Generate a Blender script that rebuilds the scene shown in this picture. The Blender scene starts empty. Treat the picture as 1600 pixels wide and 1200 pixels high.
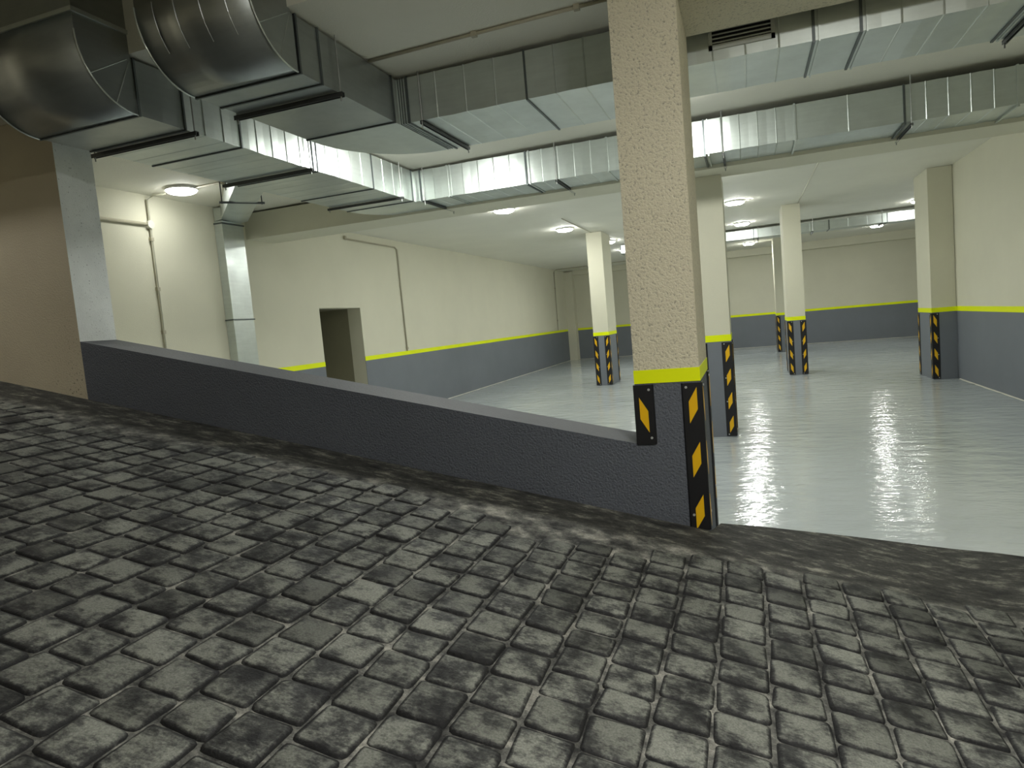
import bpy, bmesh, math, random
from mathutils import Matrix, Vector

random.seed(7)
SC = bpy.context.scene
COL = SC.collection

# ------------------------------------------------------------------ camera
EYE = 1.45                      # eye height over the garage floor
M = ((0.9420907569340785, 0.32385318867214213, -0.08708684106258967),
     (-0.05438208488683276, -0.10871642243748722, -0.9925841668774266),
     (-0.3309193172704431, 0.9398403330775286, -0.08480892510805749))
F_PX = 1063.7756
cam_data = bpy.data.cameras.new('camera')
cam = bpy.data.objects.new('camera', cam_data)
COL.objects.link(cam)
cam_data.sensor_fit = 'HORIZONTAL'
cam_data.sensor_width = 36.0
cam_data.lens = F_PX / 1600 * 36.0
cam_data.clip_start = 0.05
cam.matrix_world = Matrix(((M[0][0], -M[1][0], -M[2][0], 0.0),
                           (M[0][1], -M[1][1], -M[2][1], 0.0),
                           (M[0][2], -M[1][2], -M[2][2], EYE),
                           (0, 0, 0, 1)))
SC.camera = cam

def to_px(p):
    d = (p[0], p[1], p[2] - EYE)
    q = [sum(M[i][k] * d[k] for k in range(3)) for i in range(3)]
    if q[2] < 0.05:
        return None
    return 800 + F_PX * q[0] / q[2], 600 + F_PX * q[1] / q[2], q[2]

# ------------------------------------------------------------------ world, exposure
world = bpy.data.worlds.new('world')
SC.world = world
world.use_nodes = True
world.node_tree.nodes['Background'].inputs[0].default_value = (0.05, 0.05, 0.05, 1)
world.node_tree.nodes['Background'].inputs[1].default_value = 0.2
SC.view_settings.view_transform = 'Standard'
SC.view_settings.look = 'None'
SC.view_settings.exposure = 1.6
SC.view_settings.gamma = 1.0
SC.view_settings.use_curve_mapping = False
LAMP_STRENGTH = 46.0
LAMP_COLOR = (0.98, 1.0, 0.96)
RAMP_COLOR = (1.0, 0.99, 0.94)
WALL_LAMP_STRENGTH = 75.0
RAMP_LAMP_STRENGTH = 150.0

# ------------------------------------------------------------------ materials
def srgb(r, g, b):
    f = lambda c: (c / 12.92) if c <= 0.04045 else ((c + 0.055) / 1.055) ** 2.4
    return (f(r / 255), f(g / 255), f(b / 255), 1)

class Mat:
    def __init__(self, name, color, rough=0.6, metal=0.0, spec=0.5):
        self.m = bpy.data.materials.new(name)
        self.m.use_nodes = True
        self.nt = self.m.node_tree
        self.b = self.nt.nodes['Principled BSDF']
        self.b.inputs['Base Color'].default_value = color
        self.b.inputs['Roughness'].default_value = rough
        self.b.inputs['Metallic'].default_value = metal
        self.b.inputs['Specular IOR Level'].default_value = spec
        self._c = None
    def n(self, t, **kw):
        nd = self.nt.nodes.new(t)
        for k, v in kw.items():
            if k.startswith('i_'):
                key = k[2:]
                nd.inputs[int(key) if key.isdigit() else key.replace('_', ' ')].default_value = v
            else:
                setattr(nd, k, v)
        return nd
    def l(self, a, b):
        self.nt.links.new(a, b)
    def coord(self, scale=(1, 1, 1), kind='Object'):
        tc = self.n('ShaderNodeTexCoord')
        mp = self.n('ShaderNodeMapping')
        mp.inputs['Scale'].default_value = scale
        self.l(tc.outputs[kind], mp.inputs['Vector'])
        return mp.outputs['Vector']
    def noise(self, vec, scale, detail=4, rough=0.55):
        nd = self.n('ShaderNodeTexNoise')
        nd.inputs['Scale'].default_value = scale
        nd.inputs['Detail'].default_value = detail
        nd.inputs['Roughness'].default_value = rough
        self.l(vec, nd.inputs['Vector'])
        return nd.outputs['Fac']
    def ramp(self, fac, stops):
        r = self.n('ShaderNodeValToRGB')
        e = r.color_ramp.elements
        while len(e) < len(stops):
            e.new(0.5)
        for el, (p, c) in zip(e, stops):
            el.position = p
            el.color = c if len(c) == 4 else (*c, 1)
        self.l(fac, r.inputs['Fac'])
        return r.outputs['Color']
    def mix(self, fac, a, b, mode='MIX'):
        nd = self.n('ShaderNodeMix', data_type='RGBA', blend_type=mode)
        for sock, v in ((nd.inputs[0], fac), (nd.inputs[6], a), (nd.inputs[7], b)):
            if hasattr(v, 'is_output') or isinstance(v, bpy.types.NodeSocket):
                self.l(v, sock)
            else:
                sock.default_value = v
        return nd.outputs[2]
    def math(self, op, a, b=0.0, clamp=False):
        nd = self.n('ShaderNodeMath', operation=op, use_clamp=clamp)
        for sock, v in ((nd.inputs[0], a), (nd.inputs[1], b)):
            if isinstance(v, bpy.types.NodeSocket):
                self.l(v, sock)
            else:
                sock.default_value = v
        return nd.outputs[0]
    def base(self, c):
        self.l(c, self.b.inputs['Base Color'])
    def rough(self, c):
        self.l(c, self.b.inputs['Roughness'])
    def bump(self, h, strength=0.3, dist=0.01):
        bn = self.n('ShaderNodeBump')
        bn.inputs['Strength'].default_value = strength
        bn.inputs['Distance'].default_value = dist
        self.l(h, bn.inputs['Height'])
        self.l(bn.outputs['Normal'], self.b.inputs['Normal'])

def g(v):
    return (v, v, v, 1)

def painted(name, col, stain=0.06, stucco=0.25, scale=70, rough=0.75, pits=0.0):
    """cream or grey paint over stucco"""
    m = Mat(name, col, rough, spec=0.25)
    v = m.coord()
    big = m.noise(v, 1.3, 5, 0.6)
    c = m.mix(m.ramp(big, [(0.3, g(0)), (0.75, g(1))]), col, tuple(x * (1 - stain * 2) for x in col[:3]) + (1,))
    fine = m.noise(v, scale, 3, 0.6)
    if pits:
        pit = m.ramp(fine, [(0.30, g(1)), (0.44, g(0))])
        c = m.mix(m.math('MULTIPLY', pit, pits), c, tuple(x * 0.35 for x in col[:3]) + (1,))
    m.base(c)
    m.bump(fine, stucco, 0.01)
    return m.m

CREAM = srgb(220, 217, 196)
M_CREAM = painted('cream_paint', CREAM, 0.03, 0.22, 90)
M_CEIL = painted('ceiling_paint', srgb(232, 230, 216), 0.03, 0.25, 80)
M_STUCCO = painted('spattered_cream_stucco', srgb(218, 211, 186), 0.03, 0.8, 78, pits=0.7)
M_DADO = painted('grey_dado_paint', srgb(122, 127, 134), 0.05, 0.18, 90, 0.55)
M_DADO_ROUGH = painted('grey_rough_render', srgb(98, 102, 110), 0.06, 0.9, 85, 0.6, pits=0.5)
M_PARAPET_TOP = painted('parapet_top_paint', srgb(100, 102, 106), 0.10, 0.3, 60, 0.6)

m = Mat('fluorescent_yellow_paint', srgb(240, 252, 6), 0.5, spec=0.3)
M_YELLOW = m.m

# brownish cream wall along the ramp, dirty speckles towards its foot
m = Mat('ramp_wall_paint', CREAM, 0.8, spec=0.2)
v = m.coord()
c = m.mix(m.ramp(m.noise(v, 0.9, 5), [(0.3, g(0)), (0.8, g(1))]), srgb(206, 196, 172), srgb(188, 177, 154))
sp = m.ramp(m.noise(v, 60, 3, 0.7), [(0.60, g(0)), (0.68, g(1))])
sepx = m.n('ShaderNodeSeparateXYZ')
m.l(v, sepx.inputs[0])
foot = m.ramp(m.math('SUBTRACT', sepx.outputs[0], -5.1), [(0.0, g(0.12)), (0.33, g(1))])
low = m.ramp(m.math('ADD', m.math('MULTIPLY', sepx.outputs[2], -1.2), 2.4), [(0.0, g(0)), (1.0, g(1))])
c = m.mix(m.math('MULTIPLY', m.math('MULTIPLY', sp, foot), low), c, srgb(50, 46, 38))
m.base(c)
m.bump(m.noise(v, 90, 3), 0.3, 0.01)
M_RAMPWALL = m.m
M_RAMPHALL = painted('ramp_hall_paint', srgb(216, 210, 192), 0.03, 0.22, 90)

m = Mat('pier_end_paint', srgb(196, 200, 196), 0.7, spec=0.25)
v = m.coord()
c = m.mix(m.ramp(m.noise(v, 2.2, 6), [(0.35, g(0)), (0.75, g(1))]), srgb(228, 231, 228), srgb(196, 200, 198))
sp = m.ramp(m.noise(v, 70, 3, 0.7), [(0.63, g(0)), (0.69, g(1))])
scuff = m.ramp(m.noise(m.coord((14, 14, 40)), 1.0, 3), [(0.70, g(0)), (0.76, g(1))])
c = m.mix(m.math('MULTIPLY', sp, 0.6), c, srgb(70, 70, 66))
c = m.mix(m.math('MULTIPLY', scuff, 0.5), c, srgb(110, 112, 112))
m.base(c)
m.bump(m.noise(v, 90, 3), 0.25, 0.01)
M_PIER = m.m

# glossy epoxy floor
m = Mat('grey_epoxy_floor', srgb(206, 211, 211), 0.16, spec=0.5)
v = m.coord()
c = m.mix(m.ramp(m.noise(v, 0.7, 5), [(0.3, g(0)), (0.7, g(1))]), srgb(196, 203, 204), srgb(180, 188, 190))
m.base(c)
m.rough(m.ramp(m.noise(v, 2.0, 4), [(0.3, g(0.07)), (0.7, g(0.16))]))
h = m.math('ADD', m.math('MULTIPLY', m.noise(m.coord((1.0, 1.8, 1)), 3.2, 3), 1.0), m.math('MULTIPLY', m.noise(m.coord((5, 9, 1)), 3.5, 2), 0.14))
m.bump(h, 0.22, 0.06)
M_FLOOR = m.m

# galvanised sheet
def galv(name, col, rough, metal=0.72):
    m = Mat(name, col, rough, metal)
    v = m.coord((1, 1, 1))
    n1 = m.noise(v, 3.5, 6, 0.65)
    streak = m.noise(m.coord((2.5, 2.5, 30)), 1.2, 4, 0.6)
    f = m.math('ADD', m.math('MULTIPLY', n1, 0.6), m.math('MULTIPLY', streak, 0.4))
    m.base(m.mix(m.ramp(f, [(0.3, g(0)), (0.7, g(1))]), col, tuple(x * 0.80 for x in col[:3]) + (1,)))
    m.rough(m.ramp(n1, [(0.25, g(rough - 0.06)), (0.75, g(rough + 0.08))]))
    m.bump(m.noise(v, 5.0, 2), 0.06, 0.02)
    return m.m
M_GALV = galv('galvanised_sheet', srgb(210, 217, 212), 0.34)
M_GALV_DULL = galv('dull_galvanised_sheet', srgb(168, 173, 171), 0.33, 0.85)
M_FLANGE = galv('flange_steel', srgb(104, 110, 110), 0.45)
M_RAIL = galv('hanger_rail_steel', srgb(96, 98, 98), 0.45)
M_DARK = Mat('dark_gap', srgb(14, 14, 15), 0.8).m
M_ROD = galv('threaded_rod_steel', srgb(170, 172, 168), 0.4)

M_GRILLE = Mat('grey_painted_grille', srgb(176, 180, 172), 0.5).m
M_BLACK = Mat('black_rubber', srgb(18, 18, 22), 0.5).m
M_REFL = Mat('yellow_reflective_film', srgb(236, 184, 12), 0.4).m
M_SCREW = Mat('zinc_screw', srgb(205, 208, 208), 0.35, 0.6).m
M_CONDUIT = Mat('grey_cream_conduit', srgb(198, 196, 176), 0.5).m
M_CONDUIT_D = Mat('brown_grey_conduit', srgb(176, 170, 148), 0.5).m
M_BOX = Mat('junction_box_plastic', srgb(220, 218, 206), 0.5).m
M_HOUSING = Mat('lamp_housing_plastic', srgb(226, 226, 220), 0.5).m

def emitter(name, s, col=LAMP_COLOR):
    m = bpy.data.materials.new(name)
    m.use_nodes = True
    nt = m.node_tree
    nt.nodes.clear()
    o = nt.nodes.new('ShaderNodeOutputMaterial')
    e = nt.nodes.new('ShaderNodeEmission')
    e.inputs[0].default_value = (*col, 1)
    e.inputs[1].default_value = s
    nt.links.new(e.outputs[0], o.inputs[0])
    return m
M_LAMP = emitter('lamp_diffuser', LAMP_STRENGTH)
M_LAMP_RAMP = emitter('ramp_lamp_diffuser', RAMP_LAMP_STRENGTH, RAMP_COLOR)
M_LAMP_DIM = emitter('weaker_lamp_diffuser', LAMP_STRENGTH * 0.24)
M_LAMP_WALL = emitter('upper_lamp_diffuser', WALL_LAMP_STRENGTH, RAMP_COLOR)

# stamped stones: random tone per stone, patches, darker towards the edges
m = Mat('worn_dark_cobble', srgb(90, 90, 84), 0.7, spec=0.35)
v = m.coord(kind='Object')
oi = m.n('ShaderNodeObjectInfo')
geo = m.n('ShaderNodeNewGeometry')
pos = geo.outputs['Position']
def wnoise(mm, scale3, scale, detail=4, rough=0.6):
    mp = mm.n('ShaderNodeMapping')
    mp.inputs['Scale'].default_value = scale3
    mm.l(pos, mp.inputs['Vector'])
    return mm.noise(mp.outputs['Vector'], scale, detail, rough)
rnd = m.n('ShaderNodeAttribute', attribute_name='tone')
rnd_col = m.math('FRACT', m.math('ADD', m.math('MULTIPLY', oi.outputs['Random'], 1.0), m.math('MULTIPLY', rnd.outputs['Fac'], 1.0)))
tone = m.ramp(rnd_col, [(0.0, g(0.40)), (0.2, g(0.75)), (0.7, g(0.95)), (1.0, g(1.15))])
edge = m.n('ShaderNodeAttribute', attribute_name='centre_mask')
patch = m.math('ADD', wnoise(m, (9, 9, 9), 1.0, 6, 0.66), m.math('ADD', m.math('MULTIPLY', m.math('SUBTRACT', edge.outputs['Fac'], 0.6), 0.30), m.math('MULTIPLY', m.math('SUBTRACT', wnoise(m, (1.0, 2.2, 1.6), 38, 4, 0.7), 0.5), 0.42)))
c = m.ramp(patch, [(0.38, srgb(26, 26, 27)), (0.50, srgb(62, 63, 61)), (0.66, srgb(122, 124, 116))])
grain = m.ramp(wnoise(m, (1, 1, 1), 150, 3, 0.7), [(0.3, g(0.6)), (0.7, g(1.3))])
c = m.mix(1.0, c, tone, 'MULTIPLY')
c = m.mix(1.0, c, grain, 'MULTIPLY')
m.base(c)
m.bump(m.math('ADD', wnoise(m, (1, 1, 1), 130, 3, 0.6), m.math('MULTIPLY', wnoise(m, (1, 1, 1), 22, 3), 1.6)), 0.45, 0.006)
m.rough(m.ramp(wnoise(m, (6, 6, 6), 1.0), [(0.3, g(0.55)), (0.7, g(0.85))]))
M_STONE = m.m

# ramp slab: mortar joints and smeared apron
m = Mat('ramp_concrete', srgb(110, 108, 98), 0.75, spec=0.3)
geo = m.n('ShaderNodeNewGeometry')
pos = geo.outputs['Position']
mort = m.ramp(wnoise(m, (3, 3, 3), 3.0, 5, 0.65), [(0.38, srgb(44, 44, 43)), (0.52, srgb(100, 100, 95)), (0.68, srgb(164, 162, 152))])
smear = m.ramp(wnoise(m, (2.6, 6, 5), 2.2, 9, 0.78), [(0.36, srgb(34, 34, 34)), (0.53, srgb(70, 70, 66)), (0.70, srgb(156, 155, 143))])
sx = m.n('ShaderNodeSeparateXYZ')
m.l(pos, sx.inputs[0])
ap = m.ramp(m.math('ADD', m.math('MULTIPLY', m.math('SUBTRACT', sx.outputs[1], 3.30), 8.0), m.math('MULTIPLY', m.math('SUBTRACT', wnoise(m, (4, 4, 4), 1.0), 0.5), 0.8)), [(0.0, g(0)), (0.6, g(1))])
c = m.mix(ap, mort, smear)
gr = m.ramp(wnoise(m, (1, 1, 1), 150, 2, 0.6), [(0.3, g(0.75)), (0.7, g(1.2))])
c = m.mix(1.0, c, gr, 'MULTIPLY')
m.base(c)
m.bump(m.math('ADD', wnoise(m, (1, 1, 1), 120, 3), m.math('MULTIPLY', wnoise(m, (3, 12, 6), 2.0, 5), 2.0)), 0.6, 0.01)
M_RAMP = m.m

M_RENDER_DARK = painted('corridor_render', srgb(150, 146, 122), 0.06, 0.3, 50)

# ------------------------------------------------------------------ mesh helpers
def link(name, me, mat=None, parent=None, loc=None, smooth=False):
    o = bpy.data.objects.new(name, me)
    COL.objects.link(o)
    if mat is not None:
        for mm in (mat if isinstance(mat, (list, tuple)) else [mat]):
            me.materials.append(mm)
    if parent is not None:
        o.parent = parent
    if loc is not None:
        o.location = loc
    if smooth:
        for p in me.polygons:
            p.use_smooth = True
    return o

class MB:
    """collects simple solids into one mesh"""
    def __init__(self, origin=(0, 0, 0)):
        self.v, self.f, self.mi, self.o = [], [], [], Vector(origin)
    def add(self, vs, fs, mi=0):
        n = len(self.v)
        self.v += [tuple(Vector(p) - self.o) for p in vs]
        self.f += [tuple(i + n for i in f) for f in fs]
        self.mi += [mi] * len(fs)
        return self
    def box(self, x0, x1, y0, y1, z0, z1, mi=0):
        vs = [(x, y, z) for z in (z0, z1) for y in (y0, y1) for x in (x0, x1)]
        return self.add(vs, [(0, 2, 3, 1), (4, 5, 7, 6), (0, 1, 5, 4), (2, 6, 7, 3), (0, 4, 6, 2), (1, 3, 7, 5)], mi)
    def prism(self, poly, axis, a, b, mi=0):
        """poly: 2D outline, extruded along axis from a to b (outline axes are the other two, in xyz order)"""
        def p3(u, w, t):
            return (t, u, w) if axis == 'x' else ((u, t, w) if axis == 'y' else (u, w, t))
        n = len(poly)
        vs = [p3(u, w, a) for u, w in poly] + [p3(u, w, b) for u, w in poly]
        fs = [tuple(range(n)), tuple(range(2 * n - 1, n - 1, -1))] + [(i, i + n, (i + 1) % n + n, (i + 1) % n) for i in range(n)]
        return self.add(vs, fs, mi)
    def tube(self, pts, r, seg=8, mi=0):
        pts = [Vector(p) for p in pts]
        rings = []
        for i, p in enumerate(pts):
            t = (pts[min(i + 1, len(pts) - 1)] - pts[max(i - 1, 0)]).normalized()
            up = Vector((0, 0, 1)) if abs(t.z) < 0.9 else Vector((1, 0, 0))
            a = t.cross(up).normalized(); b = t.cross(a)
            k = 1.0
            if 0 < i < len(pts) - 1:
                c = (pts[i + 1] - p).normalized().dot((p - pts[i - 1]).normalized())
                k = 1 / max(0.5, math.sqrt((1 + c) / 2))
            rings.append([p + (a * math.cos(q) + b * math.sin(q)) * r * k for q in [2 * math.pi * j / seg for j in range(seg)]])
        vs = [q for ring in rings for q in ring]
        fs = []
        for i in range(len(rings) - 1):
            for j in range(seg):
                fs.append((i * seg + j, i * seg + (j + 1) % seg, (i + 1) * seg + (j + 1) % seg, (i + 1) * seg + j))
        fs.append(tuple(range(seg - 1, -1, -1)))
        fs.append(tuple((len(rings) - 1) * seg + j for j in range(seg)))
        return self.add(vs, fs, mi)
    def build(self, name, mat, parent=None, loc=None, smooth=False, bevel=0.0):
        me = bpy.data.meshes.new(name)
        me.from_pydata(self.v, [], self.f)
        bm = bmesh.new(); bm.from_mesh(me)
        bmesh.ops.recalc_face_normals(bm, faces=bm.faces)
        bm.to_mesh(me); bm.free()
        me.update()
        o = link(name, me, mat, parent, loc if loc is not None else tuple(self.o) if parent is None else None, smooth)
        for p, i in zip(me.polygons, self.mi):
            p.material_index = i
        if bevel:
            bv = o.modifiers.new('bevel', 'BEVEL'); bv.width = bevel; bv.segments = 2; bv.limit_method = 'ANGLE'
        return o

def empty(name, label, cat, loc=(0, 0, 0), group=None):
    o = bpy.data.objects.new(name, None)
    COL.objects.link(o)
    o.empty_display_size = 0.1
    o.location = loc
    o['label'] = label; o['category'] = cat
    if group: o['group'] = group
    return o

def tag(o, label, cat, group=None):
    o['label'] = label; o['category'] = cat
    if group: o['group'] = group
    return o

def struct(o):
    o['kind'] = 'structure'
    return o

def copy_tree(o, parent=None):
    c = o.copy(); COL.objects.link(c)
    if parent is not None: c.parent = parent
    for ch in list(o.children): copy_tree(ch, c)
    return c

# ------------------------------------------------------------------ key dimensions (metres)
LX, RX, FY = -6.2, 3.12, 24.6           # left wall, right wall, far wall
Y0, Y1 = 3.72, 4.03                     # parapet line front and back
BX = -2.6                               # back of ramp hall (y)
HIGH = 4.7                              # ceiling over the ramp
def zc(x): return 3.305 + 0.0105 * x    # garage ceiling underside
def zr(x):                              # ramp surface
    zl = 0.217 - 0.21 * x
    s = 0.018
    e = (zl - 0.006) / s
    return 0.006 + (s * math.log1p(math.exp(e)) if e < 40 else zl - 0.006)

# ------------------------------------------------------------------ room shell
struct(MB().box(LX - 0.2, 7.2, 3.5, FY + 0.2, -0.15, 0.0).build('floor', M_FLOOR))

cb = MB()
def ceil_slab(x0, x1, y0, y1, t=0.25):
    vs = [(x0, y0, zc(x0)), (x1, y0, zc(x1)), (x1, y1, zc(x1)), (x0, y1, zc(x0))]
    vs += [(x, y, 3.65) for x, y, z in vs]
    cb.add(vs, [(0, 1, 2, 3), (7, 6, 5, 4), (0, 4, 5, 1), (1, 5, 6, 2), (2, 6, 7, 3), (3, 7, 4, 0)])
ceil_slab(LX - 0.2, 7.2, 3.31, FY + 0.2)
ceil_slab(-0.6, RX + 0.2, BX, 3.31)
ceil_slab(-9.2, LX - 0.2, 3.31, Y1 + .2)
struct(cb.build('ceiling', M_CEIL))
struct(MB().box(-9.2, -0.6, BX - 0.2, 3.31, HIGH, HIGH + 0.2).build('ceiling_ramp', M_CEIL))
up = MB()
up.box(-9.2, -0.6, 3.31, 3.5, 3.65, HIGH)
up.box(-0.6, -0.4, BX, 3.31, 3.65, HIGH)
struct(up.build('wall_above_ramp', M_RAMPHALL))

def wall_with_bands(name, boxes_upper, dados, stripes):
    u = MB()
    for b in boxes_upper: u.box(*b)
    w = struct(u.build(name, M_CREAM))
    d = MB()
    for b in dados: d.box(*b)
    d.build('painted_dado', M_DADO, w)
    s = MB()
    for b in stripes: s.box(*b)
    s.build('yellow_stripe', M_YELLOW, w)
    return w

ZD, ZS = 1.075, 1.148
DY0, DY1, DZ = 9.01, 10.19, 1.98
wl = wall_with_bands('wall_left',
    [(LX - 0.25, LX, Y1, DY0, 0, 3.6), (LX - 0.25, LX, DY1, FY + .2, 0, 3.6), (LX - 0.25, LX, DY0, DY1, DZ, 3.6)],
    [(LX, LX + .004, Y1 + 0.01, DY0, 0, ZD), (LX, LX + .004, DY1, FY, 0, ZD)],
    [(LX, LX + .006, 7.36, DY0, ZD, ZS), (LX, LX + .006, DY1, FY, ZD, ZS)])
wr = wall_with_bands('wall_right',
    [(RX, RX + .3, BX - .2, 13.1, 0, 3.6)],
    [(RX - .004, RX, BX, 12.5, 0, ZD)], [(RX - .006, RX, BX, 12.5, ZD, ZS)])
wf = wall_with_bands('wall_far',
    [(LX - .2, 7.2, FY, FY + .25, 0, 3.6)],
    [(LX, 7.0, FY - .004, FY, 0, ZD)], [(LX, 7.0, FY - .006, FY, ZD, ZS)])
struct(MB().box(7.0, 7.25, 13.1, FY + .2, 0, 3.6).build('wall_side', M_CREAM))
struct(MB().box(RX, 7.2, 12.95, 13.1, 0, 3.6).build('wall_return', M_CREAM))
rb = MB(); rb.box(-9.2, RX + .2, BX - .2, BX, 0, HIGH)
struct(rb.build('wall_behind_ramp', M_RAMPHALL))
struct(MB().box(-9.2, -9.0, BX, Y1, 0, HIGH).build('wall_ramp_end', M_RAMPHALL))
wrmp = MB()
wrmp.box(-9.0, -4.645, Y0, Y1, 0, 3.25)
ow = wrmp.build('wall_ramp', [M_RAMPWALL, M_PIER])
for p in ow.data.polygons:
    if p.normal.x > 0.9: p.material_index = 1
struct(ow)
# doorway into a dark corridor
dw = MB()
dw.box(-8.6, LX - .25, DY1, DY1 + .1, 0, DZ)
dw.box(-8.6, LX - .25, DY0 - .1, DY0, 0, DZ)
dw.box(-8.7, -8.6, DY0 - .1, DY1 + .1, 0, DZ)
dw.box(-8.7, LX - .25, DY0 - .1, DY1 + .1, DZ, DZ + .1)
dw.box(-8.7, LX - .2, DY0 - .1, DY1 + .1, -.1, 0)
struct(dw.build('door_1', M_RENDER_DARK))
# pale ragged epoxy edge along the wall feet
def ragged(name, pts, w=0.02):
    b = MB()
    vs, n = [], len(pts)
    for (x, y, nx, ny) in pts:
        k = w * random.uniform(0.5, 1.4)
        vs += [(x, y, 0.003), (x + nx * k, y + ny * k, 0.003), (x, y, 0.012)]
    fs = []
    for i in range(n - 1):
        a, c = 3 * i, 3 * i + 3
        fs += [(a + 2, c + 2, c + 1, a + 1)]
    b.add(vs, fs)
    return struct(b.build(name, M_BOX))
N = 60
ragged('baseboard_left', [(LX + .004, 10.3 + 14.2 * i / N, 1, 0) for i in range(N + 1)], 0.03)
ragged('baseboard_right', [(RX - .004, 5 + 7.4 * i / N, -1, 0) for i in range(N + 1)], 0.025)
ragged('baseboard_far', [(LX + 13 * i / N, FY - .004, 0, -1) for i in range(N + 1)], 0.04)

# beams (they hang from the ceiling and belong to the room, except the added last one)
struct(MB().box(LX, RX, 7.55, 8.12, 2.888, 3.22).build('trim_1', M_CREAM))
struct(MB().box(-0.256, RX, Y0, 4.42, 3.085, 3.28).build('trim_2', M_STUCCO))
struct(MB().box(LX, 7.0, FY - .22, FY, 3.08, 3.4).build('trim_3', M_CREAM))
struct(MB().box(LX, LX + .3, FY - .35, FY - .004, 0, 3.2).build('trim_4', M_CREAM))

struct(MB().box(-5.75, -5.45, BX, 3.31, 3.72, HIGH).build('trim_glare_blocker', M_RAMPHALL))  # beam added out of view, blocks the upper lamp's glare on the duct elbows

# ------------------------------------------------------------------ ramp with stamped stones
EDGE = [(-0.245, 3.86), (-0.09, 3.93), (0.05, 3.99), (0.21, 4.04), (0.38, 4.10), (0.55, 4.153), (0.72, 4.20), (0.88, 4.235),
        (1.04, 4.245), (1.18, 4.215), (1.31, 4.16), (1.6, 4.02), (3.11, 3.45)]
def edge_y(x):
    if x <= -0.245: return Y0 - 0.004
    for (a, ya), (b, yb) in zip(EDGE, EDGE[1:]):
        if a <= x <= b: return ya + (yb - ya) * (x - a) / (b - a)
    return EDGE[-1][1]
xs = [-9.0, -7.0, -5.0, -3.5, -2, -1, -0.62, -0.4, -0.246, -0.245] + [-0.2 + 0.1 * i for i in range(20)] + [2.0, 2.5, 3.11]
xs = sorted(set(round(x, 4) for x in xs))
ys = [BX, -1, 0, 1, 2, 3, 3.4]
vs, fs = [], []
for x in xs:
    e = edge_y(x)
    for y in ys: vs.append((x, y, zr(x)))
    vs.append((x, 0.45 * 3.4 + 0.55 * e, zr(x)))
    vs.append((x, e - 0.03, zr(x)))
    vs.append((x, e, max(0.004, zr(x) - 0.012)))
    vs.append((x, e + 0.01, 0.001))
    vs.append((x, BX, 0.001))
nr = len(ys) + 5
for i in range(len(xs) - 1):
    for j in range(nr):
        a, b = i * nr + j, i * nr + (j + 1) % nr
        fs.append((a, a + nr, b + nr, b))
fs.append(tuple(range(nr)))
fs.append(tuple((len(xs) - 1) * nr + j for j in range(nr)))
rampmb = MB(); rampmb.add(vs, fs)
ramp = struct(rampmb.build('floor_ramp', M_RAMP))

def stone_mesh(kind, lx, ly, rng):
    """irregular cushion stone, twelve sided, about 60 triangles"""
    me = bpy.data.meshes.new('paving_stone')
    hx, hy = lx / 2, ly / 2
    j = lambda s: rng.uniform(-s, s)
    c = 0.017
    pts = []
    for sx, sy in ((1, -1), (1, 1), (-1, 1), (-1, -1)):
        cx, cy = sx * (hx + j(0.005)), sy * (hy + j(0.006))
        k, k2 = c * rng.uniform(0.6, 1.5), c * rng.uniform(0.6, 1.5)
        pts += [(cx - sx * k, cy + j(.002)), (cx - sx * k * .27, cy - sy * k2 * .27), (cx + j(.002), cy - sy * k2)]
    pts.sort(key=lambda p: math.atan2(p[1], p[0]))
    n = len(pts)
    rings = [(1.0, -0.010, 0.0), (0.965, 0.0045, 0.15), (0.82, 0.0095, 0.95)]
    vs, centre_mask = [], []
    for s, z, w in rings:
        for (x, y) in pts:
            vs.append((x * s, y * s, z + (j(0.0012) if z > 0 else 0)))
            centre_mask.append(w * rng.uniform(0.6, 1.2))
    fs = []
    for r in range(len(rings) - 1):
        for i in range(n):
            fs.append((r * n + i, r * n + (i + 1) % n, (r + 1) * n + (i + 1) % n, (r + 1) * n + i))
    fs.append(tuple((len(rings) - 1) * n + i for i in range(n)))
    me.from_pydata(vs, [], fs)
    a = me.attributes.new('centre_mask', 'FLOAT', 'POINT')
    a.data.foreach_set('value', centre_mask)
    for p in me.polygons: p.use_smooth = True
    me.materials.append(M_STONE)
    return me

rng = random.Random(11)
PITCH = 0.165
LENS = [0.138, 0.146, 0.154, 0.162, 0.170, 0.180]
lib = [[stone_mesh(0, PITCH - 0.005, L - 0.005, rng) for _ in range(3)] for L in LENS]
stones = []
k0, k1 = int((-8.0 + .324) / PITCH), int((1.75 + .324) / PITCH)
for k in range(k0, k1 + 1):
    xc = -0.324 + PITCH * (k + 0.5)
    # where the stones give way to the smeared apron
    stop = 3.30 + rng.uniform(-0.10, 0.08)
    if xc > -0.35: stop = 3.40 + rng.uniform(-0.06, 0.05)
    if -1.7 < xc < -0.35: stop = 3.20 + rng.uniform(-0.07, 0.07)
    y = -0.7 + rng.uniform(0, 0.16)
    while True:
        q = rng.randrange(len(LENS)) if rng.random() < 0.7 else 3
        if y + LENS[q] > stop: break
        stones.append((xc + rng.uniform(-.002, .002), y + LENS[q] / 2, q, rng.randrange(3), rng.random()))
        y += LENS[q]
def stone_matrix(x, y, rr):
    slope = (zr(x + .08) - zr(x - .08)) / .16
    return (Matrix.Translation((x, y, zr(x) + rr.uniform(-0.0015, 0.003)))
            @ Matrix.Rotation(-math.atan(slope), 4, 'Y')
            @ Matrix.Rotation(rr.uniform(-0.022, 0.022) + (math.pi if rr.random() < .5 else 0), 4, 'Z')
            @ Matrix.Rotation(rr.uniform(-0.03, 0.03), 4, 'X'))
scored = []
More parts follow.
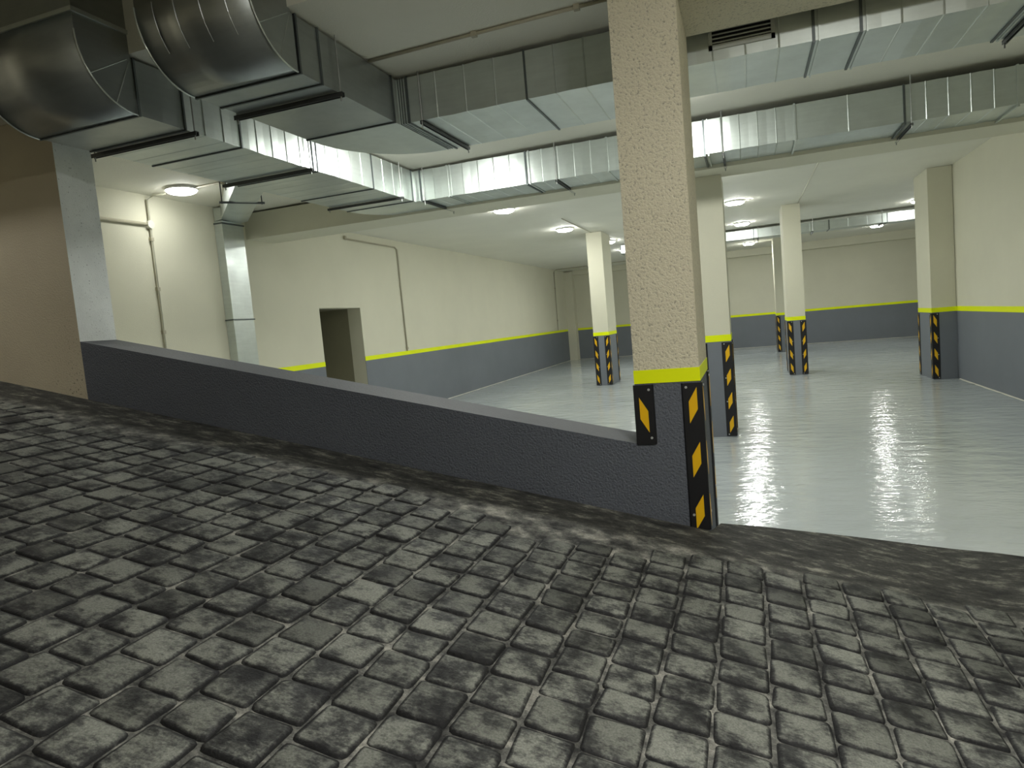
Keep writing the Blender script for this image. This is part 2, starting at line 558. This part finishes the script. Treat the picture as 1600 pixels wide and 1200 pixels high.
for s in stones:
    px = to_px((s[0], s[1], zr(s[0])))
    if px is None: continue
    inside = -60 < px[0] < 1660 and -60 < px[1] < 1260
    near = -1400 < px[0] < 2400 and -500 < px[1] < 2300
    if not near: continue
    # rough projected area
    a = to_px((s[0] + .08, s[1], zr(s[0] + .08))); b = to_px((s[0], s[1] + .08, zr(s[0])))
    area = abs((a[0] - px[0]) * (b[1] - px[1]) - (a[1] - px[1]) * (b[0] - px[0]))
    full = 0 < px[0] < 1600 and 0 < px[1] < 1200
    scored.append((full, area, s))
scored.sort(key=lambda t: (not t[0], -t[1]))
rr = random.Random(5)
rest_v, rest_f, rest_w, rest_t = [], [], [], []
for i, (full, area, s) in enumerate(scored):
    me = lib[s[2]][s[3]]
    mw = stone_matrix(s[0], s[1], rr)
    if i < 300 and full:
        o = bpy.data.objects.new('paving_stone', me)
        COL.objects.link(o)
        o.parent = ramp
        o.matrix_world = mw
    else:
        n = len(rest_v)
        rest_v += [tuple(mw @ v.co) for v in me.vertices]
        rest_f += [tuple(n + q for q in p.vertices) for p in me.polygons]
        rest_w += [d.value for d in me.attributes['centre_mask'].data]
        rest_t += [s[4]] * len(me.vertices)
if rest_v:
    me = bpy.data.meshes.new('paving_stones_beyond')
    me.from_pydata(rest_v, [], rest_f)
    for nm, dat in (('centre_mask', rest_w), ('tone', rest_t)):
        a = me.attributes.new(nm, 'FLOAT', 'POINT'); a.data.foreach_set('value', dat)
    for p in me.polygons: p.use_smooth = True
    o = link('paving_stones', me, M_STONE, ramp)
    o['kind'] = 'stuff'

# ------------------------------------------------------------------ parapet
def ztop(x): return 1.61 - 0.2149 * (x + 4.638)
pv = [(-4.645, Y0, 0), (-0.6, Y0, 0), (-0.6, Y1, 0), (-4.645, Y1, 0)]
pt = [(x, y, ztop(x)) for x, y, z in pv]
pm = MB(); pm.add(pv + pt, [(3, 2, 1, 0), (4, 5, 6, 7), (0, 1, 5, 4), (1, 2, 6, 5), (2, 3, 7, 6), (3, 0, 4, 7)])
po = pm.build('parapet', [M_DADO_ROUGH, M_PARAPET_TOP])
for p in po.data.polygons:
    if p.normal.z > 0.8: p.material_index = 1
tag(po, 'low dark grey rendered parapet sloping down along the cobbled ramp', 'wall')

# ------------------------------------------------------------------ columns with corner guards
GW, GT = 0.092, 0.011
def guard_mesh(z0, z1):
    b = MB()
    r = 0.006
    poly = [(GW, -GT), (GW, 0.0), (0.0, 0.0), (0.0, GW), (-GT, GW), (-GT, -GT + r), (-GT + r, -GT)]
    b.prism(poly, 'z', z0, z1)
    b.prism([(GW, -GT), (GW + .008, -0.001), (GW, 0.0)], 'z', z0, z1)
    b.prism([(-GT, GW), (0.0, GW), (-0.001, GW + .008)], 'z', z0, z1)
    return b
def refl_mesh(zs):
    """one slanted parallelogram on each leg, top next to the corner"""
    b = MB()
    u0, u1 = 0.019, 0.064
    t = GT + 0.0012
    return b, u0, u1, t
def add_guard(parent, z0, z1, rot, at, tops, dh=0.118, sl=0.076, screws=None):
    g_ = guard_mesh(z0, z1).build('corner_guard', M_BLACK, parent)
    g_.location = at
    g_.rotation_euler = (0, 0, rot)
    u0, u1, t = 0.019, 0.064, GT + 0.0012
    for zt in tops:
        za, zb = zt, zt - dh
        zc_, zd = zt - sl, zt - sl - dh
        if zd < z0: 
            zd = max(zd, z0 + .003)
        for leg in (0, 1):
            b = MB()
            q = [(u0, za), (u0, max(zb, z0 + .003)), (u1, zd), (u1, zc_)]
            if leg == 0:
                b.prism(q, 'y', -t, -GT + .001)
            else:
                b.prism(q, 'x', -t, -GT + .001)
            b.build('reflector', M_REFL, g_)
    for zs in (screws if screws is not None else ()):
        for leg in (0, 1):
            b = MB()
            ring = [(0.074 + .007 * math.cos(a), zs + .007 * math.sin(a)) for a in [2 * math.pi * i / 10 for i in range(10)]]
            b.prism(ring, 'y' if leg == 0 else 'x', -t - .002, -GT + .001)
            b.build('screw', M_SCREW, g_)
    return g_

def column(x0, x1, y0, y1, label, front=False, guards=(0, 1, 2, 3), top=None, shaft_mat=None):
    cx, cy = (x0 + x1) / 2, (y0 + y1) / 2
    hx, hy = (x1 - x0) / 2, (y1 - y0) / 2
    root = empty('concrete_column', label, 'column', (cx, cy, 0), 'concrete columns')
    t = (top if top is not None else min(zc(x0), zc(x1)) - 0.002)
    MB().box(-hx, hx, -hy, hy, ZS, t).build('shaft', shaft_mat or M_CREAM, root)
    MB().box(-hx, hx, -hy, hy, 0.0, ZD).build('painted_base', M_DADO_ROUGH if front else M_DADO, root)
    e = .003
    MB().box(-hx - e, hx + e, -hy - e, hy + e, ZD, ZS).build('yellow_stripe', M_YELLOW, root)
    corners = {0: ((-hx, -hy), 0), 1: ((hx, -hy), math.pi / 2), 2: ((hx, hy), math.pi), 3: ((-hx, hy), -math.pi / 2)}
    for gi in guards:
        (gx, gy), rot = corners[gi]
        if front:
            continue
        add_guard(root, 0.012, 1.062, rot, (gx, gy, 0), [1.035, 0.77, 0.505, 0.24], screws=[1.045, 0.665, 0.40, 0.03])
    return root, corners

GR = None
rootf, cf = column(-0.60, -0.255, Y0, 4.42, 'spattered cream column at the foot of the parapet, wide yellow stripe', True, shaft_mat=M_STUCCO)
add_guard(rootf, 0.742, 1.068, 0, (*cf[0][0], 0), [1.0], screws=[1.041, 0.776])
add_guard(rootf, 0.266, 1.066, math.pi / 2, (*cf[1][0], 0), [1.043, 0.748, 0.46], screws=[1.044, 0.348])
add_guard(rootf, 0.012, 1.066, math.pi, (*cf[2][0], 0), [1.043, 0.748, 0.46], screws=[1.044, 0.348])
column(-0.54, -0.186, 7.92, 8.52, 'narrow cream column just behind the stucco column, grey base, one full guard in view', top=2.886)
column(-3.14, -2.81, 14.45, 15.40, 'free-standing cream column between the left wall and the stucco column', guards=(0, 1, 2, 3))
column(0.74, 1.065, 14.45, 15.35, 'cream column in the middle of the glossy floor, two guards facing front')
column(0.81, 1.15, 21.4, 22.2, 'farthest cream column, partly hidden behind the middle floor column')
column(2.775, RX - 0.005, 12.5, 13.4, 'cream column built against the right wall, shaded broad face', guards=(0, 3), top=zc(2.775) - .002)

# ------------------------------------------------------------------ ceiling lamps
def lamp(x, y, label, mat=None, z=None, group='round ceiling lamps'):
    zz = zc(x) if z is None else z
    root = empty('ceiling_lamp', label, 'lamp', (x, y, zz), group)
    n = 20
    hous = MB()
    ring = [(0.165 * math.cos(2 * math.pi * i / n), 0.165 * math.sin(2 * math.pi * i / n)) for i in range(n)]
    hous.prism(ring, 'z', -0.028, -0.001)
    hous.build('housing', M_HOUSING, root)
    d = MB()
    vs, fs = [], []
    prof = [(0.155, -0.028), (0.150, -0.045), (0.125, -0.058), (0.07, -0.066)]
    for r, z_ in prof:
        vs += [(r * math.cos(2 * math.pi * i / n), r * math.sin(2 * math.pi * i / n), z_) for i in range(n)]
    for r in range(len(prof) - 1):
        for i in range(n):
            fs.append((r * n + i, r * n + (i + 1) % n, (r + 1) * n + (i + 1) % n, (r + 1) * n + i))
    fs.append(tuple((len(prof) - 1) * n + i for i in range(n)))
    fs.append(tuple(range(n - 1, -1, -1)))
    d.add(vs, fs)
    d.build('diffuser', mat or M_LAMP, root, smooth=False)
    return root
lamp(-5.70, 6.0, 'round lit ceiling lamp beside the sloping branch duct, fed by a wall conduit', M_LAMP_DIM)
lamp(-2.75, 5.92, 'round lit ceiling lamp hidden above the two metal ducts')
lamp(-0.42, 6.00, 'round lit ceiling lamp hidden behind the stucco column')
lamp(-3.47, 10.2, 'round lit ceiling lamp just beyond the lower metal duct, nearest of the left row')
lamp(-3.30, 13.3, 'round lit ceiling lamp in front of the free-standing column')
lamp(-3.05, 16.5, 'round lit ceiling lamp just behind the free-standing column')
lamp(-3.05, 19.0, 'round lit ceiling lamp, last of the row behind the free-standing column')
lamp(-0.19, 10.0, 'round lit ceiling lamp at the top of the narrow column')
lamp(-0.10, 13.0, 'round lit ceiling lamp second beyond the narrow column')
lamp(0.0, 16.5, 'round lit ceiling lamp just in front of the far duct')
lamp(0.16, 22.0, 'round lit ceiling lamp behind the far duct, beside the farthest column')
lamp(3.50, 21.4, 'round lit ceiling lamp over the far wall, below the far duct')
lamp(3.56, 16.7, 'round lit ceiling lamp at the end of the far duct, touching the wall column')
lamp(0.9, 1.0, 'round lit ceiling lamp over the foot of the ramp', M_LAMP_RAMP)
lamp(-7.0, 2.5, 'round lit ceiling lamp high over the upper end of the ramp', M_LAMP_WALL, HIGH)

# ------------------------------------------------------------------ ducts
def run_section(axis, s0, s1, a0, a1, z0, z1, pitch, seed, bead=0.005):
    """straight duct section with raised beads between slightly bulging panels (open ends closed)"""
    r = random.Random(seed)
    b = MB()
    n = max(1, round((s1 - s0) / pitch))
    rings = []
    for i in range(n):
        p0, p1 = s0 + (s1 - s0) * i / n, s0 + (s1 - s0) * (i + 1) / n
        if i > 0:
            rings += [(p0 - .006, 0, 0), (p0, bead, bead * (0.4 if axis == 'y' else 0.8)), (p0 + .006, 0, 0)]
        else:
            rings += [(p0, 0, 0)]
        rings += [((p0 + p1) / 2, r.uniform(-.003, .003), r.uniform(-.003, .003))]
    rings.append((s1, 0, 0))
    vs, fs = [], []
    for s, o1, o2 in rings:
        for (a, z) in ((a0 - o1, z0 - o2), (a1 + o1, z0 - o2), (a1 + o1, z1 + o2), (a0 - o1, z1 + o2)):
            vs.append((s, a, z) if axis == 'x' else (a, s, z))
    for i in range(len(rings) - 1):
        for j in range(4):
            fs.append((4 * i + j, 4 * i + (j + 1) % 4, 4 * i + 4 + (j + 1) % 4, 4 * i + 4 + j))
    fs += [(0, 1, 2, 3), tuple(4 * (len(rings) - 1) + j for j in (3, 2, 1, 0))]
    b.add(vs, fs)
    return b

def flange(parent, axis, s, a0, a1, z0, z1, w=0.014, t=0.008, mat=None):
    b = MB()
    for (p0, p1, q0, q1) in ((a0 - t, a1 + t, z0 - t, z0), (a0 - t, a1 + t, z1, z1 + min(t, .006)), (a0 - t, a0, z0, z1), (a1, a1 + t, z0, z1)):
        if axis == 'x': b.box(s - w / 2, s + w / 2, p0, p1, q0, q1)
        else: b.box(p0, p1, s - w / 2, s + w / 2, q0, q1)
    return b.build('flange', mat or M_FLANGE, parent)

def hanger(parent, axis, s, a0, a1, z0, size=0.03, over=0.05, rod_top=None):
    """slotted rail under the duct with two threaded rods up to the ceiling"""
    b = MB()
    h = size / 2
    if axis == 'y':
        b.box(a0 - over, a1 + over, s - h, s - h + .004, z0 - size - .006, z0 - .006)
        b.box(a0 - over, a1 + over, s + h - .004, s + h, z0 - size - .006, z0 - .006)
        b.box(a0 - over, a1 + over, s - h, s + h, z0 - .010, z0 - .006)
    else:
        b.box(s - h, s - h + .004, a0 - over, a1 + over, z0 - size - .006, z0 - .006)
        b.box(s + h - .004, s + h, a0 - over, a1 + over, z0 - size - .006, z0 - .006)
        b.box(s - h, s + h, a0 - over, a1 + over, z0 - .010, z0 - .006)
    rail = b.build('hanger_rail', M_RAIL, parent)
    for a in (a0 - over * .55, a1 + over * .55):
        x, y = (a, s) if axis == 'y' else (s, a)
        r = MB()
        r.tube([(x, y, z0 - size - .03), (x, y, zc(x) - .001)], 0.005, 6)
        r.build('threaded_rod', M_ROD, rail)
    return rail

def riser_elbow(parent, x0, x1, yi, yo, zi, zo, ztop, flz):
    """90 degree bend: comes down at yo..yi, turns into +y at zo..zi; round outside, square inside"""
    R = yi + 0.02 - yo
    cy, cz = yi + 0.02, zo + R
    arc = [(cy - R * math.cos(a), cz - R * math.sin(a)) for a in [math.pi / 2 * i / 14 for i in range(15)]]
    outer = [(yo, flz)] + arc
    poly = outer + [(yi + 0.02, zi), (yi, zi), (yi, flz)]
    b = MB()
    b.prism(poly, 'x', x0, x1)
    o = b.build('elbow', M_GALV_DULL, parent)
    for p in o.data.polygons:
        if abs(p.normal.x) < 0.5 and (p.normal.y < -0.01 and p.normal.z < 0.01): p.use_smooth = True
    # seams folded along both outer edges
    for x in (x0, x1):
        s = MB()
        pts = [(x, y - .002, z - .002) for y, z in arc]
        s.tube(pts, 0.005, 5)
        s.build('seam', M_GALV, parent)
    for ang in (0.62, 1.15):
        y, z = cy - R * math.cos(ang), cz - R * math.sin(ang)
        for x in (x0 - .001, x1 + .001):
            s = MB()
            s.tube([(x, y, z), (x, y + (yi - y) * .92, z + (zi - z) * .92)], 0.0025, 4)
            s.build('side_seam', M_GALV, parent)
    r = MB(); r.box(x0, x1, yo, yi, flz, ztop)
    r.build('riser', M_GALV_DULL, parent)
    f = MB()
    t = .012
    f.box(x0 - t, x1 + t, yo - t, yo, flz - .02, flz + .004)
    f.box(x0 - t, x0, yo, yi, flz - .02, flz + .004)
    f.box(x1, x1 + t, yo, yi, flz - .02, flz + .004)
    f.build('flange', M_GALV, parent)
    return o

def corner_elbow(parent, xi, yi, xo, yo, z0, z1):
    """bend in plan from +y to +x; square inside corner (xi, yi), round outside through (xo, yi) and (xi, yo)"""
    n = 16
    rx, ry = xi - xo, yo - yi
    arc = [(xi - rx * math.cos(a), yi + ry * math.sin(a)) for a in [math.pi / 2 * i / n for i in range(n + 1)]]
    poly = [(xi, yi - .06), (xo, yi - .06)] + arc + [(xi + .08, yo), (xi + .08, yi), (xi, yi)]
    b = MB(); b.prism(poly, 'z', z0, z1)
    return b.build('elbow', M_GALV, parent)

# lower duct (A): down in the corner, along the ramp hall, round the bend, across the garage
AX0, AX1, AZ0, AZ1, AY0, AY1 = -4.25, -3.41, 2.915, 3.245, 7.0, 7.76
A = empty('air_duct', 'lower galvanised duct bending round under the ceiling and crossing the garage', 'duct', (AX1, AY0, AZ0))
A_off = Vector((AX1, AY0, AZ0))
def reparent_children(root, off):
    for ch in root.children:
        ch.location = Vector(ch.location) - off
riser_elbow(A, AX0, AX1, 3.31, 2.955, AZ1, AZ0, HIGH, 3.40)
ysec = [3.33, 3.69, 4.22, 5.10, 6.09, AY0 - .06]
for i in range(5):
    run_section('y', ysec[i], ysec[i + 1], AX0, AX1, AZ0, AZ1, 0.19 if i != 0 else .4, 20 + i).build('duct_section', M_GALV_DULL if i == 0 else M_GALV, A)
for s in ysec: flange(A, 'y', s, AX0, AX1, AZ0, AZ1)
flange(A, 'y', 5.16, AX0, AX1, AZ0, AZ1, .012)
corner_elbow(A, AX1, AY0, AX0, AY1, AZ0, AZ1)
xsec = [AX1 + .08, -3.0, -2.1, -1.24, -0.30, 0.51, 1.40, 2.24, RX - .06]
for i in range(8):
    run_section('x', xsec[i], xsec[i + 1], AY0, AY1 if i < 4 else AY1 - .12, AZ0 + (0 if i < 4 else .012), AZ1, 0.17 if i not in (5,) else .45, 40 + i).build('duct_section', M_GALV, A)
for i, s in enumerate(xsec[:-1]):
    flange(A, 'x', s, AY0, AY1 - (.0 if i < 4 else .12), AZ0, AZ1, .018, .01, M_GALV if i % 2 else M_FLANGE)
    if i in (1, 2, 4): flange(A, 'x', s + .035, AY0, AY1 - (.0 if i < 4 else .12), AZ0, AZ1, .012, .01, M_GALV)
hanger(A, 'y', 3.74, AX0, AX1, AZ0, .028, .05)
hanger(A, 'y', 5.02, AX0, AX1, AZ0, .026, .05)
hanger(A, 'y', 6.62, AX0, AX1, AZ0, .022, .05)
for s, sz in ((-3.29, .022), (-1.78, .022), (-0.13, .022), (1.45, .022)):
    hanger(A, 'x', s, AY0, AY1 - (.12 if s > -.3 else 0), AZ0, sz, .02)

# upper duct (B)
BX0, BX1, BZ0, BZ1, BY0, BY1 = -3.0, -2.27, 2.951, 3.262, 4.53, 5.36
B = empty('air_duct', 'upper galvanised duct with a black louvre, crossing behind the stucco column top', 'duct', (BX1, BY0, BZ0))
B_off = Vector((BX1, BY0, BZ0))
riser_elbow(B, BX0, BX1, 3.33, 2.985, BZ1, BZ0, HIGH, 3.46)
for x in (-2.88, -2.74, -2.58, -2.42):
    s = MB()
    R = 3.35 - 2.985
    s.tube([(x, 3.35 - R * math.cos(a), BZ0 + R - R * math.sin(a)) for a in [0.0 + 0.10 * i for i in range(8)]], .003, 4)
    s.build('raised_bead', M_GALV_DULL, B)
ysec = [3.37, 3.575, 4.45]
for i in range(2):
    run_section('y', ysec[i], ysec[i + 1], BX0, BX1, BZ0, BZ1, 1.0, 60 + i).build('duct_section', M_GALV_DULL, B)
for s_ in ysec: flange(B, 'y', s_, BX0, BX1, BZ0, BZ1)
corner_elbow(B, BX1, BY0, BX0, BY1, BZ0, BZ1)
for dx in (.012, .03, .05, .07): flange(B, 'x', BX1 + dx, BY0, BY1 - .02, BZ0, BZ1, .006, .004, M_FLANGE)
xsec = [BX1 + .08, -1.31, -0.5]
run_section('x', xsec[0], xsec[1], BY0, BY1, BZ0, BZ1, 0.21, 71).build('duct_section', M_GALV, B)
run_section('x', xsec[1], xsec[2], BY0, BY1, BZ0, BZ1, 0.19, 72).build('duct_section', M_GALV, B)
rd = MB()
rd.add([(-0.5, BY0, BZ0), (-0.5, BY1, BZ0), (-0.5, BY1, BZ1), (-0.5, BY0, BZ1), (-0.3, BY0, BZ0), (-0.3, 5.19, BZ0), (-0.3, 5.19, BZ1), (-0.3, BY0, BZ1)],
       [(0, 1, 2, 3), (7, 6, 5, 4), (0, 4, 5, 1), (1, 5, 6, 2), (2, 6, 7, 3), (3, 7, 4, 0)])
rd.build('reducer', M_GALV, B)
xsec2 = [-0.3, 0.455, 0.705, 1.53, RX - .06]
for i in range(4):
    run_section('x', xsec2[i], xsec2[i + 1], BY0, 5.19, BZ0, BZ1, 0.2, 80 + i, .0025).build('duct_section', M_GALV, B)
for s_ in (xsec[0], xsec[1]): flange(B, 'x', s_, BY0, BY1, BZ0, BZ1)
for s_ in (xsec2[1], xsec2[2], xsec2[3]):
    flange(B, 'x', s_, BY0, 5.19, BZ0, BZ1, .016)
    flange(B, 'x', s_ + .03, BY0, 5.19, BZ0, BZ1, .01, .01, M_GALV)
hanger(B, 'y', 3.735, BX0, BX1, BZ0, .028, .04)
hanger(B, 'x', -2.09, BY0, BY1, BZ0, .024, .02)
hanger(B, 'x', 1.60, BY0, 5.19, BZ0, .024, .02)
# louvre
gx0, gx1, gz0, gz1 = -0.133, 0.247, 3.012, 3.215
yf = BY0 - .001
gr = MB()
for q in ((gx0, gx1, gz0, gz0 + .028), (gx0, gx1, gz1 - .028, gz1), (gx0, gx0 + .022, gz0, gz1), (gx1 - .022, gx1, gz0, gz1)):
    gr.box(q[0], q[1], yf - .012, yf, q[2], q[3])
gr.box(gx0 + .022, gx1 - .022, yf - .002, yf, gz0 + .028, gz1 - .028, 1)
go = gr.build('grille', [M_GRILLE, M_DARK], B)
go['label'] = 'louvred air grille with black slots'
nb = 6
for i in range(nb):
    z = gz0 + .034 + (gz1 - gz0 - .062) * i / nb
    bl = MB()
    bl.prism([(yf - .011, z), (yf - .011, z + .007), (yf - .002, z + .013), (yf - .002, z + .008)], 'x', gx0 + .022, gx1 - .022)
    bl.build('louvre_blade', M_GRILLE, go)
reparent_children(B, B_off)

# branch: flat vertical duct on the left wall and a slanting piece up to the lower duct
V = A
vx0, vx1, vy0, vy1 = LX + .005, LX + .125, 6.985, 7.36
for z0, z1 in ((0.0, 1.83), (1.83, 3.06)):
    MB().box(vx0, vx1, vy0, vy1, z0, z1).build('drop_section', M_GALV, V)
for z in (1.83, 3.03):
    b = MB()
    t = .012
    b.box(vx1, vx1 + t, vy0 - t, vy1 + t, z - .008, z + .008)
    b.box(vx0, vx1, vy0 - t, vy0, z - .008, z + .008)
    b.box(vx0, vx1, vy1, vy1 + t, z - .008, z + .008)
    b.build('flange', M_FLANGE, V)
sl = MB()
ring_lo = [(-6.19, 6.99, 3.062), (-6.19, 7.36, 3.062), (-5.96, 7.33, 3.075), (-4.60, 5.90, 2.99), (-4.262, 5.56, 2.97), (-4.262, 5.16, 2.965), (-6.08, 6.99, 3.075)]
ring_hi = [(x, y, 3.225) for x, y, z in ring_lo]
n = len(ring_lo)
sl.add(ring_lo + ring_hi, [tuple(range(n)), tuple(range(2 * n - 1, n - 1, -1))] + [(i, i + n, (i + 1) % n + n, (i + 1) % n) for i in range(n)])
sl.build('branch_section', M_GALV, V)
h = MB()
h.tube([(-5.16, 5.93, 3.005), (-4.86, 6.28, 3.005)], .012, 4)
h.tube([(-4.88, 6.26, 2.99), (-4.88, 6.26, 3.1)], .006, 5)
h.tube([(-5.14, 5.95, 2.99), (-5.14, 5.95, zc(-5.1))], .006, 5)
h.build('hanger_rail', M_RAIL, V)
reparent_children(A, A_off)

# far duct
Fd = empty('air_duct', 'slim far galvanised duct running across near the end wall', 'duct', (1.0, 17.6, 3.02))
for i, (a, b_) in enumerate(((-2.95, -1.1), (-1.1, 0.25), (0.25, 1.9), (1.9, 3.1), (3.1, 5.5))):
    o = run_section('x', a, b_, 17.6, 18.1, 3.04, 3.245, .4, 100 + i).build('duct_section', M_GALV, Fd)
    flange(Fd, 'x', a, 17.6, 18.1, 3.04, 3.245, .02)
for s_ in (0.35, 1.55, 3.0): hanger(Fd, 'x', s_, 17.6, 18.1, 3.04, .03, .03)
reparent_children(Fd, Vector((1.0, 17.6, 3.02)))

# ------------------------------------------------------------------ conduits
def conduit(name, pts, r, label, clips=(), mat=None, extra=None):
    off = Vector(pts[0])
    root = empty(name, label, 'conduit', tuple(off))
    b = MB(off); b.tube(pts, r, 8)
    o = b.build('pipe', mat or M_CONDUIT, root, smooth=True)
    for c in clips:
        cb_ = MB(off)
        x, y, z = c[:3]
        q = r * 1.6
        cb_.box(x - q, x + q, y - q, y + q, z - q, z + q)
        cb_.build('clip', M_CONDUIT_D, root)
    if extra: extra(root, off)
    return root
w = LX + .016
zl = zc(LX)
def jbox(root, off):
    b = MB(off)
    ring = [(5.98 + .045 * math.cos(a), 2.913 + .045 * math.sin(a)) for a in [2 * math.pi * i / 14 for i in range(14)]]
    b.prism(ring, 'x', LX + .001, LX + .045)
    b.build('junction_box', M_BOX, root)
conduit('wall_conduit', [(-5.965, 6.04, zl - .012), (-6.10, 6.0, zl - .016), (w, 5.985, zl - .06), (w, 5.98, 1.0)], .012,
        'thin grey conduit dropping down the wall from the lamp above the parapet',
        [(w, 5.98, 2.75), (w, 5.98, 2.2), (w, 5.98, 1.72)], extra=jbox)
conduit('wall_pipe', [(LX + .022, 4.1, 2.90), (LX + .022, 5.93, 2.913)], .018, 'thicker level pipe from the grey pier to the round wall box', (), M_CONDUIT_D)
conduit('ceiling_conduit', [(-5.63, 6.05, zc(-5.6) - .012), (-4.35, 6.06, zc(-4.3) - .012)], .010, 'thin conduit on the ceiling between a lamp and the lower duct', [(-5.2, 6.055, zc(-5.2) - .014)], M_CONDUIT_D)
conduit('wall_conduit', [(w, 9.90, 3.115), (w, 11.60, 3.11), (w, 11.69, 3.07), (w, 11.71, 1.15)], .014,
        'cream conduit running level then down the left wall beyond the doorway', [(w, 9.92, 3.14), (w, 11.71, 1.2)], M_CONDUIT_D)
conduit('wall_conduit', [(-2.97, 22.9, zc(-3) - .012), (-6.1, 22.9, zl - .012), (w, 22.9, zl - .07), (w, 22.85, 1.15)], .013,
        'thin conduit down the left wall near its far corner', [(w, 22.87, 1.5), (w, 22.88, 2.6)], M_CONDUIT_D)
conduit('ceiling_conduit', [(-2.27, 4.16, zc(-2.2) - .013), (-0.61, 4.14, zc(-.6) - .013)], .011,
        'twin clipped conduit on the ceiling in front of the upper duct', [(-1.51, 4.15, zc(-1.5) - .012), (-0.85, 4.14, zc(-.85) - .012)], M_CONDUIT_D)
conduit('ceiling_conduit', [(1.035, 8.6, zc(1.03) - .008), (1.035, 14.44, zc(1.03) - .008)], .009,
        'thin cream conduit along the ceiling to the middle floor column', (), M_CONDUIT)
conduit('ceiling_conduit', [(-3.02, 12.0, zc(-3) - .008), (-3.02, 14.44, zc(-3) - .008)], .008,
        'thin conduit on the ceiling in front of the free-standing column', (), M_CONDUIT_D)
